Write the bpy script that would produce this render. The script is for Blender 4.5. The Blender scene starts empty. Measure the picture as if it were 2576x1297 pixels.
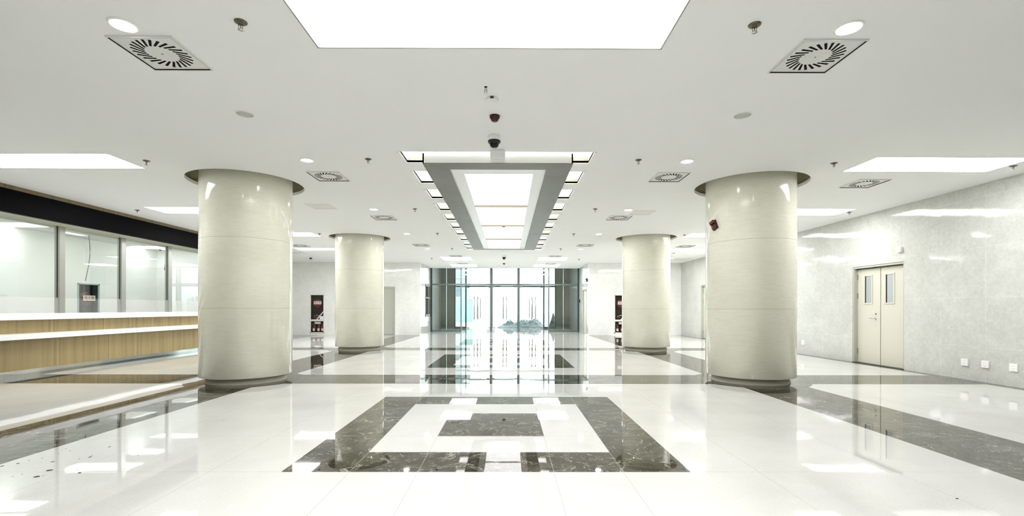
import bpy, bmesh, math, random
from mathutils import Vector, Matrix, noise
random.seed(7)
PI = math.pi
C = bpy.context.scene.collection
SC = bpy.context.scene

# ------------------------------------------------------------------ camera
CAM_Z = 1.3
cam_d = bpy.data.cameras.new('camera'); cam = bpy.data.objects.new('camera', cam_d); C.objects.link(cam)
cam_d.sensor_width = 36.0; cam_d.sensor_fit = 'HORIZONTAL'
cam_d.lens = 36.0 * 1171.253 / 2576.0
cam_d.shift_x = (1288.0 - 1283.786) / 2576.0
cam_d.shift_y = (775.677 - 648.5) / 2576.0
cam_d.clip_start = 0.05; cam_d.clip_end = 500
ROLL, YAW = 0.00167, 0.00382
_cr, _sr, _cy, _sy = math.cos(ROLL), math.sin(ROLL), math.cos(YAW), math.sin(YAW)
right = Vector((_cr*_cy, -_cr*_sy, _sr))
down = Vector((_sr*_cy, -_sr*_sy, -_cr))
fwd = Vector((_sy, _cy, 0.0))
up = -down; back = -fwd
cam.matrix_world = Matrix(((right.x, up.x, back.x, 0), (right.y, up.y, back.y, 0), (right.z, up.z, back.z, CAM_Z), (0, 0, 0, 1)))
SC.camera = cam

# ------------------------------------------------------------------ world, exposure
w = bpy.data.worlds.new('world'); SC.world = w; w.use_nodes = True
bg = w.node_tree.nodes['Background']
bg.inputs[0].default_value = (0.93, 0.97, 1.0, 1); bg.inputs[1].default_value = 0.75
SC.view_settings.view_transform = 'Standard'; SC.view_settings.look = 'None'
SC.view_settings.exposure = 2.62; SC.view_settings.gamma = 1.0
SC.view_settings.use_curve_mapping = False
SC.cycles.max_bounces = 14; SC.cycles.diffuse_bounces = 8; SC.cycles.glossy_bounces = 6
SC.cycles.transparent_max_bounces = 24; SC.cycles.caustics_reflective = True; SC.cycles.caustics_refractive = False
SC.cycles.sample_clamp_indirect = 6.0
SC.cycles.filter_width = 1.1
PANEL_E = 2.8      # ceiling light panels
COFFER_E = 0.75
BIG_E = 1.2          # very large near panel
ENTRY_E = 2.6
LAMP_E = 70.0      # round downlights

H = 3.55           # ceiling height
WL, WR = -11.65, 8.498
FAR = 22.9

# ------------------------------------------------------------------ materials
def new_mat(name):
    m = bpy.data.materials.new(name); m.use_nodes = True
    nt = m.node_tree; b = nt.nodes['Principled BSDF']
    return m, nt, b
def mat(name, col, rough=0.5, metal=0.0, spec=0.5, emit=None, es=1.0, coat=0.0):
    m, nt, b = new_mat(name)
    b.inputs['Base Color'].default_value = (*col, 1); b.inputs['Roughness'].default_value = rough
    b.inputs['Metallic'].default_value = metal; b.inputs['Specular IOR Level'].default_value = spec
    b.inputs['Coat Weight'].default_value = coat
    if emit:
        b.inputs['Emission Color'].default_value = (*emit, 1); b.inputs['Emission Strength'].default_value = es
    return m
class NT:
    def __init__(s, nt): s.nt = nt
    def n(s, t, **kw):
        o = s.nt.nodes.new(t)
        for k, v in kw.items(): setattr(o, k, v)
        return o
    def l(s, a, b): s.nt.links.new(a, b)
    def m(s, op, a, b=None, c=None, clamp=False):
        o = s.nt.nodes.new('ShaderNodeMath'); o.operation = op; o.use_clamp = clamp
        for i, v in enumerate((a, b, c)):
            if v is None: continue
            if isinstance(v, (int, float)): o.inputs[i].default_value = v
            else: s.l(v, o.inputs[i])
        return o.outputs[0]
    def mix(s, f, a, b):
        o = s.nt.nodes.new('ShaderNodeMix'); o.data_type = 'RGBA'
        for i, v in ((0, f), (6, a), (7, b)):
            if isinstance(v, (int, float)): o.inputs[i].default_value = v
            elif isinstance(v, tuple): o.inputs[i].default_value = (*v, 1)
            else: s.l(v, o.inputs[i])
        return o.outputs[2]
    def pos(s):
        g = s.n('ShaderNodeNewGeometry'); x = s.n('ShaderNodeSeparateXYZ'); s.l(g.outputs['Position'], x.inputs[0])
        return g.outputs['Position'], x.outputs[0], x.outputs[1], x.outputs[2]
    def noise(s, vec, scale, detail=3, rough=0.5, dist=0.0, sc=None):
        if sc:
            mp = s.n('ShaderNodeMapping'); mp.inputs['Scale'].default_value = sc; s.l(vec, mp.inputs[0]); vec = mp.outputs[0]
        o = s.n('ShaderNodeTexNoise'); o.inputs['Scale'].default_value = scale; o.inputs['Detail'].default_value = detail
        o.inputs['Roughness'].default_value = rough; o.inputs['Distortion'].default_value = dist
        s.l(vec, o.inputs['Vector']); return o.outputs['Fac']
    def ramp(s, f, stops):
        o = s.n('ShaderNodeValToRGB'); e = o.color_ramp.elements
        while len(e) < len(stops): e.new(0.5)
        for k, (p, c) in enumerate(stops): e[k].position = p; e[k].color = (*c, 1)
        s.l(f, o.inputs[0]); return o.outputs[0]
    def smooth(s, v, a, b):
        o = s.n('ShaderNodeMapRange'); o.interpolation_type = 'SMOOTHSTEP'
        o.inputs[1].default_value = a; o.inputs[2].default_value = b; s.l(v, o.inputs[0]); return o.outputs[0]
    def line(s, v, pos, half):            # 1 on a thin line at v == pos
        return s.m('LESS_THAN', s.m('ABSOLUTE', s.m('SUBTRACT', v, pos)), half)
    def modline(s, v, off, pitch, half):
        d = s.m('PINGPONG', s.m('SUBTRACT', v, off), pitch / 2)
        return s.m('LESS_THAN', d, half)
    def box(s, x, y, x0, x1, y0, y1):
        a = s.m('SUBTRACT', s.m('ABSOLUTE', s.m('SUBTRACT', x, (x0+x1)/2)), (x1-x0)/2)
        b = s.m('SUBTRACT', s.m('ABSOLUTE', s.m('SUBTRACT', y, (y0+y1)/2)), (y1-y0)/2)
        return s.m('LESS_THAN', s.m('MAXIMUM', a, b), 0.0)

COLS = [(-4.748, 8.482), (4.414, 8.518), (-4.761, 14.927), (4.398, 14.902)]
COL_R = 0.746

def floor_mat():
    m, nt, b = new_mat('polished_stone_floor'); t = NT(nt)
    P, x, y, z = t.pos()
    def orr(l):
        r = l[0]
        for q in l[1:]: r = t.m('MAXIMUM', r, q)
        return r
    dark = [t.box(x, y, -5.36, -4.22, -5, 25), t.box(x, y, 3.90, 5.0, -5, 25),
            t.box(x, y, -12, 9, 8.05, 9.14), t.box(x, y, -12, 9, 14.5, 15.42),
            t.m('GREATER_THAN', x, 8.29), t.m('LESS_THAN', x, -9.16)]
    for cx, cy in COLS:
        d = t.m('ADD', t.m('POWER', t.m('SUBTRACT', x, cx), 2), t.m('POWER', t.m('SUBTRACT', y, cy), 2))
        dark.append(t.m('LESS_THAN', d, 0.97**2))
    for (o0, o1, m0, m1, c0, c1) in ((3.706, 6.863, 4.219, 6.336, 4.745, 5.777), (10.22, 13.2, 10.69, 12.76, 11.22, 12.22), (16.68, 19.72, 17.2, 19.2, 17.7, 18.7)):
        ring = t.m('SUBTRACT', t.box(x, y, -1.806, 1.456, o0, o1), t.box(x, y, -1.263, 0.917, m0, m1))
        dark += [ring, t.box(x, y, -0.723, 0.364, c0, c1)]
    dark = orr(dark)
    indoor = t.m('LESS_THAN', y, 23.0)
    dark = t.m('MULTIPLY', dark, indoor)
    # dark marble: mottled brown grey with fine pale veins
    n1 = t.noise(P, 2.2, 6, 0.62, 0.6); n2 = t.noise(P, 14, 5, 0.65, 1.0, sc=(1, 0.6, 1))
    base = t.ramp(t.m('ADD', t.m('MULTIPLY', n1, 0.45), t.m('MULTIPLY', n2, 0.55)), [(0.34, (0.008, 0.0068, 0.0035)), (0.48, (0.028, 0.0245, 0.0145)), (0.60, (0.080, 0.073, 0.050))])
    v1 = t.noise(P, 1.7, 7, 0.62, 1.6); vein = t.smooth(t.m('ABSOLUTE', t.m('SUBTRACT', v1, 0.5)), 0.010, 0.0)
    v2 = t.noise(P, 6.5, 6, 0.6, 1.2); vein2 = t.smooth(t.m('ABSOLUTE', t.m('SUBTRACT', v2, 0.52)), 0.010, 0.0)
    gate = t.smooth(t.noise(P, 3.2, 2), 0.42, 0.58); gate2 = t.smooth(t.noise(P, 9.0, 2), 0.42, 0.58)
    vv = t.m('MAXIMUM', t.m('MULTIPLY', vein, gate), t.m('MULTIPLY', t.m('MULTIPLY', vein2, gate2), 0.9))
    base = t.mix(t.m('MULTIPLY', vv, 0.85), base, (0.42, 0.41, 0.34))
    # cream stone
    c1 = t.noise(P, 1.1, 5, 0.6, 0.4); c2 = t.noise(P, 45, 3, 0.7)
    cream = t.ramp(t.m('ADD', t.m('MULTIPLY', c1, 0.6), t.m('MULTIPLY', c2, 0.4)), [(0.35, (0.545, 0.545, 0.52)), (0.60, (0.62, 0.62, 0.60))])
    col = t.mix(dark, cream, base)
    # joints
    jx = orr([t.line(x, q, 0.0022) for q in (-3.50, -2.38, -0.72, 0.364, 2.0, 3.09)] )
    jx = t.m('MAXIMUM', jx, t.line(x, -1.263, 0.0024)); jx = t.m('MAXIMUM', jx, t.line(x, 0.917, 0.0024))
    outer = t.m('GREATER_THAN', t.m('ABSOLUTE', t.m('ADD', x, 0.17)), 5.1)
    jx = t.m('MAXIMUM', jx, t.m('MULTIPLY', outer, t.modline(x, 0.0, 1.08, 0.002)))
    jy = t.modline(y, 3.706, 1.055, 0.0022)
    j = t.m('MAXIMUM', jx, jy)
    col = t.mix(t.m('MULTIPLY', j, 0.7), col, (0.36, 0.355, 0.31))
    t.l(col, b.inputs['Base Color'])
    b.inputs['Roughness'].default_value = 0.035; b.inputs['IOR'].default_value = 1.5; b.inputs['Specular IOR Level'].default_value = 0.4
    rr = t.m('ADD', 0.02, t.m('MULTIPLY', t.smooth(t.noise(P, 0.9, 4), 0.5, 0.75), 0.03)); t.l(rr, b.inputs['Roughness'])
    # each tile is laid at its own very slight tilt
    sn = t.n('ShaderNodeCombineXYZ')
    t.l(t.m('FLOOR', t.m('DIVIDE', t.m('ADD', x, 0.72), 1.087)), sn.inputs[0]); t.l(t.m('FLOOR', t.m('DIVIDE', t.m('SUBTRACT', y, 3.706), 1.055)), sn.inputs[1])
    wn = t.n('ShaderNodeTexWhiteNoise'); wn.noise_dimensions = '3D'; t.l(sn.outputs[0], wn.inputs['Vector'])
    vm = t.n('ShaderNodeVectorMath', operation='SUBTRACT'); t.l(wn.outputs['Color'], vm.inputs[0]); vm.inputs[1].default_value = (0.5, 0.5, 0.5)
    vs = t.n('ShaderNodeVectorMath', operation='MULTIPLY'); t.l(vm.outputs[0], vs.inputs[0]); vs.inputs[1].default_value = (0.0022, 0.0022, 0)
    bp = t.n('ShaderNodeBump'); bp.inputs['Strength'].default_value = 0.25; bp.inputs['Distance'].default_value = 0.003
    t.l(t.noise(P, 1.6, 1), bp.inputs['Height'])
    va = t.n('ShaderNodeVectorMath', operation='ADD'); t.l(bp.outputs[0], va.inputs[0]); t.l(vs.outputs[0], va.inputs[1])
    vn = t.n('ShaderNodeVectorMath', operation='NORMALIZE'); t.l(va.outputs[0], vn.inputs[0]); t.l(vn.outputs[0], b.inputs['Normal'])
    return m

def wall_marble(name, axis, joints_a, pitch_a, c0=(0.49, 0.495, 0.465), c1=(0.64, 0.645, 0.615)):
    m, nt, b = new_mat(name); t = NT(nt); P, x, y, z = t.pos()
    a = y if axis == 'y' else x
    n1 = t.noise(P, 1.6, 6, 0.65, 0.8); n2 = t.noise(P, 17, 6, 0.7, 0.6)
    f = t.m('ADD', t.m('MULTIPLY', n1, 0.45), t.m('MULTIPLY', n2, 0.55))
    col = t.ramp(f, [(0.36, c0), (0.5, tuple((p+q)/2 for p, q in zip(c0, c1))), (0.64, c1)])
    j = t.m('MAXIMUM', t.modline(a, joints_a, pitch_a, 0.003), t.modline(z, 0.62, 0.9, 0.003))
    col = t.mix(t.m('MULTIPLY', j, 0.35), col, (0.86, 0.86, 0.82))
    t.l(col, b.inputs['Base Color']); b.inputs['Roughness'].default_value = 0.07
    sn = t.n('ShaderNodeCombineXYZ')
    t.l(t.m('FLOOR', t.m('DIVIDE', t.m('SUBTRACT', a, joints_a), pitch_a)), sn.inputs[0]); t.l(t.m('FLOOR', t.m('DIVIDE', t.m('SUBTRACT', z, 0.62), 0.9)), sn.inputs[2])
    wn = t.n('ShaderNodeTexWhiteNoise'); t.l(sn.outputs[0], wn.inputs['Vector'])
    vm = t.n('ShaderNodeVectorMath', operation='SUBTRACT'); t.l(wn.outputs['Color'], vm.inputs[0]); vm.inputs[1].default_value = (0.5, 0.5, 0.5)
    vs = t.n('ShaderNodeVectorMath', operation='MULTIPLY'); t.l(vm.outputs[0], vs.inputs[0]); vs.inputs[1].default_value = (0.012, 0.012, 0.012)
    bp = t.n('ShaderNodeBump'); bp.inputs['Strength'].default_value = 0.35; bp.inputs['Distance'].default_value = 0.01
    t.l(t.noise(P, 2.2, 2), bp.inputs['Height'])
    va = t.n('ShaderNodeVectorMath', operation='ADD'); t.l(bp.outputs[0], va.inputs[0]); t.l(vs.outputs[0], va.inputs[1])
    vn = t.n('ShaderNodeVectorMath', operation='NORMALIZE'); t.l(va.outputs[0], vn.inputs[0]); t.l(vn.outputs[0], b.inputs['Normal'])
    return m

def column_mat():
    m, nt, b = new_mat('cream_marble_cladding'); t = NT(nt); P, x, y, z = t.pos()
    n1 = t.noise(P, 9, 7, 0.7, 0.5, sc=(0.5, 0.5, 5.0)); n2 = t.noise(P, 1.2, 4, 0.6)
    col = t.ramp(t.m('ADD', t.m('MULTIPLY', n1, 0.55), t.m('MULTIPLY', n2, 0.45)), [(0.33, (0.69, 0.68, 0.56)), (0.5, (0.76, 0.75, 0.635)), (0.66, (0.82, 0.815, 0.715))])
    d1 = t.noise(P, 30, 3, 0.6, 1.5, sc=(0.7, 0.7, 2.2)); fl = t.smooth(d1, 0.73, 0.77)
    col = t.mix(t.m('MULTIPLY', fl, 0.6), col, (0.33, 0.30, 0.16))
    j = t.modline(z, 0.11, 1.19, 0.003)
    col = t.mix(t.m('MULTIPLY', j, 0.6), col, (0.30, 0.29, 0.20))
    t.l(col, b.inputs['Base Color']); b.inputs['Roughness'].default_value = 0.09
    bp = t.n('ShaderNodeBump'); bp.inputs['Strength'].default_value = 0.25; bp.inputs['Distance'].default_value = 0.008
    t.l(t.noise(P, 2.6, 2), bp.inputs['Height']); t.l(bp.outputs[0], b.inputs['Normal'])
    return m

def wood_mat(name, axis='y', dark=(0.20, 0.145, 0.062), mid=(0.33, 0.25, 0.115), light=(0.52, 0.43, 0.235), panel=1.17):
    m, nt, b = new_mat(name); t = NT(nt); P, x, y, z = t.pos()
    n1 = t.noise(P, 1.0, 2, 0.5, 0.0, sc=(1, 9, 0.05)); n2 = t.noise(P, 1.0, 6, 0.7, 0.3, sc=(1, 60, 1.2)); n3 = t.noise(P, 1.0, 1, 0.5, 0, sc=(1, 26, 0.01))
    f = t.m('ADD', t.m('MULTIPLY', n1, 0.5), t.m('MULTIPLY', n2, 0.5))
    col = t.ramp(f, [(0.33, dark), (0.5, mid), (0.66, tuple(c*1.15 for c in mid))])
    col = t.mix(t.m('MULTIPLY', t.smooth(n3, 0.66, 0.74), 0.6), col, light)
    j = t.modline(y, 0.28, panel, 0.004)
    col = t.mix(t.m('MULTIPLY', j, 0.7), col, (0.08, 0.06, 0.03))
    t.l(col, b.inputs['Base Color']); b.inputs['Roughness'].default_value = 0.42
    return m

def plaster(name, col, rough=0.85, var=0.03):
    m, nt, b = new_mat(name); t = NT(nt); P, x, y, z = t.pos()
    n = t.noise(P, 1.3, 3)
    t.l(t.ramp(n, [(0.3, tuple(c-var for c in col)), (0.7, col)]), b.inputs['Base Color']); b.inputs['Roughness'].default_value = rough
    bp = t.n('ShaderNodeBump'); bp.inputs['Strength'].default_value = 0.05; bp.inputs['Distance'].default_value = 0.002
    t.l(t.noise(P, 90, 2), bp.inputs['Height']); t.l(bp.outputs[0], b.inputs['Normal'])
    return m

def brushed(name, col, rough=0.3, metal=0.9, sc=(1, 1, 60)):
    m, nt, b = new_mat(name); t = NT(nt); P, x, y, z = t.pos()
    n = t.noise(P, 6, 3, 0.6, 0, sc=sc)
    t.l(t.ramp(n, [(0.3, tuple(c*0.88 for c in col)), (0.7, col)]), b.inputs['Base Color'])
    b.inputs['Roughness'].default_value = rough; b.inputs['Metallic'].default_value = metal
    return m

def soffit_wood():
    m, nt, b = new_mat('grey_wood_grain_panel'); t = NT(nt); P, x, y, z = t.pos()
    n = t.noise(P, 1, 6, 0.7, 0.4, sc=(2.0, 14, 1)); n2 = t.noise(P, 1.4, 4)
    col = t.ramp(t.m('ADD', t.m('MULTIPLY', n, 0.4), t.m('MULTIPLY', n2, 0.6)), [(0.3, (0.125, 0.12, 0.095)), (0.7, (0.19, 0.185, 0.15))])
    j = t.line(y, 8.66, 0.006)
    for q in (10.65, 12.7, 14.6): j = t.m('MAXIMUM', j, t.line(y, q, 0.006))
    # mitred corners of the near border
    for sx, k in ((-1.251, 1), (0.933, -1)):
        d = t.m('SUBTRACT', t.m('MULTIPLY', t.m('SUBTRACT', x, sx), k), t.m('MULTIPLY', t.m('SUBTRACT', y, 6.75), 0.356/0.296))
        j = t.m('MAXIMUM', j, t.m('MULTIPLY', t.m('LESS_THAN', t.m('ABSOLUTE', d), 0.006), t.m('LESS_THAN', y, 7.046)))
    col = t.mix(t.m('MULTIPLY', j, 0.8), col, (0.07, 0.065, 0.05))
    t.l(col, b.inputs['Base Color']); b.inputs['Roughness'].default_value = 0.4
    return m

def glass_mat(name, tint=(0.945, 0.98, 0.97), film=0.0, ior=1.5):
    m = bpy.data.materials.new(name); m.use_nodes = True; nt = m.node_tree; t = NT(nt)
    nt.nodes.remove(nt.nodes['Principled BSDF']); out = nt.nodes['Material Output']
    tr = t.n('ShaderNodeBsdfTransparent'); tr.inputs[0].default_value = (*tint, 1)
    gl = t.n('ShaderNodeBsdfGlossy'); gl.inputs['Roughness'].default_value = 0.01; gl.inputs[0].default_value = (0.95, 1, 0.99, 1)
    g = t.n('ShaderNodeNewGeometry'); dp = t.n('ShaderNodeVectorMath', operation='DOT_PRODUCT')
    t.l(g.outputs['Incoming'], dp.inputs[0]); t.l(g.outputs['Normal'], dp.inputs[1])
    f0 = ((ior-1)/(ior+1))**2
    fr = t.m('ADD', f0, t.m('MULTIPLY', 1-f0, t.m('POWER', t.m('SUBTRACT', 1.0, t.m('ABSOLUTE', dp.outputs['Value'])), 5)), clamp=True)
    mx = t.n('ShaderNodeMixShader'); t.l(fr, mx.inputs[0]); t.l(tr.outputs[0], mx.inputs[1]); t.l(gl.outputs[0], mx.inputs[2])
    last = mx.outputs[0]
    if film:
        df = t.n('ShaderNodeBsdfDiffuse'); df.inputs[0].default_value = (0.9, 0.92, 0.9, 1)
        m2 = t.n('ShaderNodeMixShader'); m2.inputs[0].default_value = film; t.l(last, m2.inputs[1]); t.l(df.outputs[0], m2.inputs[2]); last = m2.outputs[0]
    t.l(last, out.inputs[0]); return m

def emis(name, col, s):
    m = bpy.data.materials.new(name); m.use_nodes = True; nt = m.node_tree
    nt.nodes.remove(nt.nodes['Principled BSDF']); e = nt.nodes.new('ShaderNodeEmission')
    e.inputs[0].default_value = (*col, 1); e.inputs[1].default_value = s
    nt.links.new(e.outputs[0], nt.nodes['Material Output'].inputs[0]); return m

M = dict(
    floor=floor_mat(),
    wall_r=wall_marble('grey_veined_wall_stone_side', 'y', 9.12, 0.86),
    wall_f=wall_marble('grey_veined_wall_stone_end', 'x', -9.0, 0.86, (0.78, 0.785, 0.76), (0.92, 0.925, 0.90)),  # wall stone copy with lighter colour standing in for missing light
    column=column_mat(),
    ceiling=plaster('white_ceiling_paint', (0.93, 0.935, 0.925), var=0.01),
    white_wall=plaster('white_wall_paint', (0.83, 0.835, 0.81)),
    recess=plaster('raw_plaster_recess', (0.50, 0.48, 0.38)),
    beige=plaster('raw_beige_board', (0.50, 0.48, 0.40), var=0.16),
    trim=mat('gloss_white_trim', (0.90, 0.90, 0.87), 0.3),
    wood=wood_mat('oak_veneer'),
    wood_dk=wood_mat('oak_veneer_fascia', dark=(0.10, 0.07, 0.035), mid=(0.19, 0.14, 0.07), light=(0.24, 0.18, 0.09)),
    black=mat('black_fascia_panel', (0.0008, 0.001, 0.001), 0.5, spec=0.04),
    soffit=plaster('olive_grey_soffit_board', (0.50, 0.49, 0.40), 0.6, 0.06),
    counter=mat('white_solid_surface', (0.88, 0.88, 0.88), 0.22),
    steel=brushed('brushed_stainless', (0.42, 0.415, 0.385), 0.33),
    steel_dk=brushed('dark_steel_slot', (0.06, 0.065, 0.055), 0.4, 0.5),
    kick=brushed('polished_steel_kick', (0.62, 0.62, 0.60), 0.10, 1.0, (1, 4, 1)),
    chrome=mat('chrome', (0.62, 0.60, 0.55), 0.16, 1.0),
    bronze=mat('aged_brass', (0.16, 0.14, 0.10), 0.3, 0.9),
    greywood=soffit_wood(),
    glass=glass_mat('clear_glass'),
    glass_cab=glass_mat('cabinet_glass', (0.97, 0.98, 0.975), ior=1.3),
    glass_off=glass_mat('office_glass', (0.93, 0.955, 0.945), ior=1.6),
    glass_film=glass_mat('filmed_glass', (0.97, 0.98, 0.975), 0.07, 1.3),
    panel=emis('luminous_ceiling_panel', (1.0, 1.0, 0.99), PANEL_E),
    rearpanel=emis('luminous_rear_panel', (1.0, 1.0, 0.99), 5.5),
    officepanel=emis('luminous_office_panel', (1.0, 1.0, 0.99), 1.6),
    bigpanel=emis('luminous_big_panel', (1.0, 1.0, 0.99), BIG_E),
    entrypanel=emis('luminous_entry_panel', (1.0, 1.0, 0.99), ENTRY_E),
    coffer=emis('luminous_coffer_panel', (1.0, 1.0, 0.99), COFFER_E),
    lamp=emis('downlight_lens', (1.0, 0.99, 0.97), LAMP_E),
    vent=mat('white_enamel', (0.78, 0.785, 0.75), 0.4),
    hole=mat('dark_opening', (0.012, 0.012, 0.012), 0.9, spec=0.1),
    speaker=mat('grey_speaker_mesh', (0.50, 0.51, 0.45), 0.7),
    white=mat('white_plastic', (0.92, 0.92, 0.90), 0.35),
    dome=mat('smoked_dome', (0.004, 0.0045, 0.005), 0.1, spec=0.35),
    blackp=mat('black_plastic', (0.01, 0.01, 0.011), 0.4),
    red=mat('dark_red_plastic', (0.045, 0.002, 0.003), 0.35),
    red2=mat('deep_red_plastic', (0.07, 0.003, 0.004), 0.3),
    redp=mat('red_painted_metal', (0.16, 0.018, 0.018), 0.4),
    cabin=mat('dark_maroon_interior', (0.022, 0.0035, 0.003), 0.7, spec=0.2),
    cabin_grey=mat('dark_olive_interior', (0.016, 0.014, 0.009), 0.7, spec=0.2),
    alu=mat('white_aluminium_frame', (0.74, 0.75, 0.72), 0.35),
    alu_green=mat('pale_green_aluminium_frame', (0.36, 0.45, 0.42), 0.3),
    sign=mat('pale_sign_plate', (0.80, 0.70, 0.60), 0.5),
    ink=mat('dark_sign_ink', (0.07, 0.03, 0.02), 0.6),
    door=plaster('cream_door_enamel', (0.60, 0.585, 0.50), 0.38, 0.01),
    doorg=plaster('grey_green_door_enamel', (0.45, 0.46, 0.40), 0.4, 0.01),
    vision=mat('wired_vision_glass', (0.40, 0.43, 0.44), 0.1),
    teal=brushed('dark_teal_frame', (0.055, 0.085, 0.085), 0.35, 0.6),
    tealm=brushed('grey_teal_frame', (0.16, 0.20, 0.20), 0.35, 0.6),
    stone=plaster('grey_granite_pier', (0.17, 0.165, 0.145), 0.4, 0.02),
    conc=plaster('pale_concrete_ground', (0.72, 0.73, 0.73), 0.9),
    hoard=plaster('pale_aqua_hoarding', (0.27, 0.40, 0.385), 0.7, 0.03),
    farwall=plaster('pale_blue_grey_render', (0.30, 0.34, 0.355), 0.8, 0.03),
    farglass=mat('blue_grey_window', (0.12, 0.18, 0.21), 0.3),
    tarp=plaster('blue_grey_tarpaulin', (0.20, 0.235, 0.25), 0.4, 0.10),
    sack=plaster('dark_grey_sacking', (0.03, 0.036, 0.04), 0.8, 0.02),
    cable=mat('grey_cable', (0.16, 0.18, 0.16), 0.6),
    debris=mat('dark_grit', (0.045, 0.035, 0.025), 0.9),
)

# ------------------------------------------------------------------ mesh helpers
class MB:
    def __init__(s): s.v = []; s.f = []; s.mi = []; s.sm = []; s.mats = []
    def m(s, mt):
        if mt not in s.mats: s.mats.append(mt)
        return s.mats.index(mt)
    def add(s, vs, fs, mt, smooth=False):
        o = len(s.v); s.v += [tuple(v) for v in vs]; k = s.m(mt)
        for f in fs: s.f.append(tuple(i+o for i in f)); s.mi.append(k); s.sm.append(smooth)
        return s
    def box(s, x0, x1, y0, y1, z0, z1, mt):
        v = [(x, y, z) for z in (z0, z1) for y in (y0, y1) for x in (x0, x1)]
        return s.add(v, [(0, 2, 3, 1), (4, 5, 7, 6), (0, 1, 5, 4), (2, 6, 7, 3), (0, 4, 6, 2), (1, 3, 7, 5)], mt)
    def lathe(s, prof, mt, n=32, c=(0, 0, 0), axis='z', smooth=True, caps=True):
        vs = []
        for r, h in prof:
            for k in range(n):
                a = 2*PI*k/n; p = (r*math.cos(a), r*math.sin(a), h)
                if axis == 'x': p = (p[2], p[0], p[1])
                if axis == 'y': p = (p[0], p[2], p[1])
                vs.append((p[0]+c[0], p[1]+c[1], p[2]+c[2]))
        fs = []
        for i in range(len(prof)-1):
            for k in range(n): fs.append((i*n+k, i*n+(k+1) % n, (i+1)*n+(k+1) % n, (i+1)*n+k))
        s.add(vs, fs, mt, smooth)
        if caps:
            for i in (0, len(prof)-1):
                if prof[i][0] > 1e-5: s.add(vs[i*n:(i+1)*n], [tuple(range(n))], mt)
        return s
    def tube(s, pts, r, mt, n=8):
        pts = [Vector(p) for p in pts]; vs = []; fs = []
        for i, p in enumerate(pts):
            d = (pts[min(i+1, len(pts)-1)] - pts[max(i-1, 0)]).normalized()
            u = d.cross(Vector((0, 0, 1)));  u = u.normalized() if u.length > 1e-4 else Vector((1, 0, 0))
            v = d.cross(u)
            rr = r[i] if isinstance(r, (list, tuple)) else r
            for k in range(n):
                a = 2*PI*k/n; vs.append(p + u*math.cos(a)*rr + v*math.sin(a)*rr)
        for i in range(len(pts)-1):
            for k in range(n): fs.append((i*n+k, i*n+(k+1) % n, (i+1)*n+(k+1) % n, (i+1)*n+k))
        fs += [tuple(range(n)), tuple(range((len(pts)-1)*n, len(pts)*n))]
        return s.add(vs, fs, mt, True)
    def build(s, name, parent=None, loc=None, bevel=0.0, seg=2):
        me = bpy.data.meshes.new(name); me.from_pydata(s.v, [], s.f)
        for mt in s.mats: me.materials.append(M[mt] if isinstance(mt, str) else mt)
        me.polygons.foreach_set('material_index', s.mi); me.polygons.foreach_set('use_smooth', s.sm)
        bm = bmesh.new(); bm.from_mesh(me); bmesh.ops.recalc_face_normals(bm, faces=bm.faces[:]); bm.to_mesh(me); bm.free()
        me.update()
        o = bpy.data.objects.new(name, me); C.objects.link(o)
        if parent: o.parent = parent
        if loc: o.location = loc
        if bevel:
            b = o.modifiers.new('bevel', 'BEVEL'); b.width = bevel; b.segments = seg; b.limit_method = 'ANGLE'; b.angle_limit = 0.7
        return o
def tag(o, label=None, cat=None, group=None, kind=None):
    if label: o['label'] = label
    if cat: o['category'] = cat
    if group: o['group'] = group
    if kind: o['kind'] = kind
    return o
def thing(name, label, cat, loc=(0, 0, 0), rz=0.0, group=None, kind=None):
    o = bpy.data.objects.new(name, None); C.objects.link(o); o.empty_display_size = 0.1
    o.location = loc; o.rotation_euler = (0, 0, rz); return tag(o, label, cat, group, kind)
def dup(root, loc, rz=0.0, label=None):
    def cp(o, par):
        c = o.copy(); C.objects.link(c)
        if par: c.parent = par
        for ch in o.children: cp(ch, c)
        return c
    r = cp(root, None); r.location = loc; r.rotation_euler = (0, 0, rz)
    if label: r['label'] = label
    return r
def bx(name, parent, x0, x1, y0, y1, z0, z1, mt, bevel=0.0):
    return MB().box(x0, x1, y0, y1, z0, z1, mt).build(name, parent, bevel=bevel)
def text_mesh(name, body, size, mt, parent, loc, rot, depth=0.001):
    c = bpy.data.curves.new(name, 'FONT'); c.body = body; c.size = size; c.align_x = 'CENTER'; c.align_y = 'CENTER'; c.extrude = depth
    c.offset = size*0.012
    o = bpy.data.objects.new(name, c); C.objects.link(o)
    me = bpy.data.meshes.new_from_object(o.evaluated_get(bpy.context.evaluated_depsgraph_get()))
    bpy.data.objects.remove(o); me.materials.clear(); me.materials.append(M[mt])
    t = bpy.data.objects.new(name, me); C.objects.link(t); t.parent = parent; t.location = loc; t.rotation_euler = rot
    return t

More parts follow.
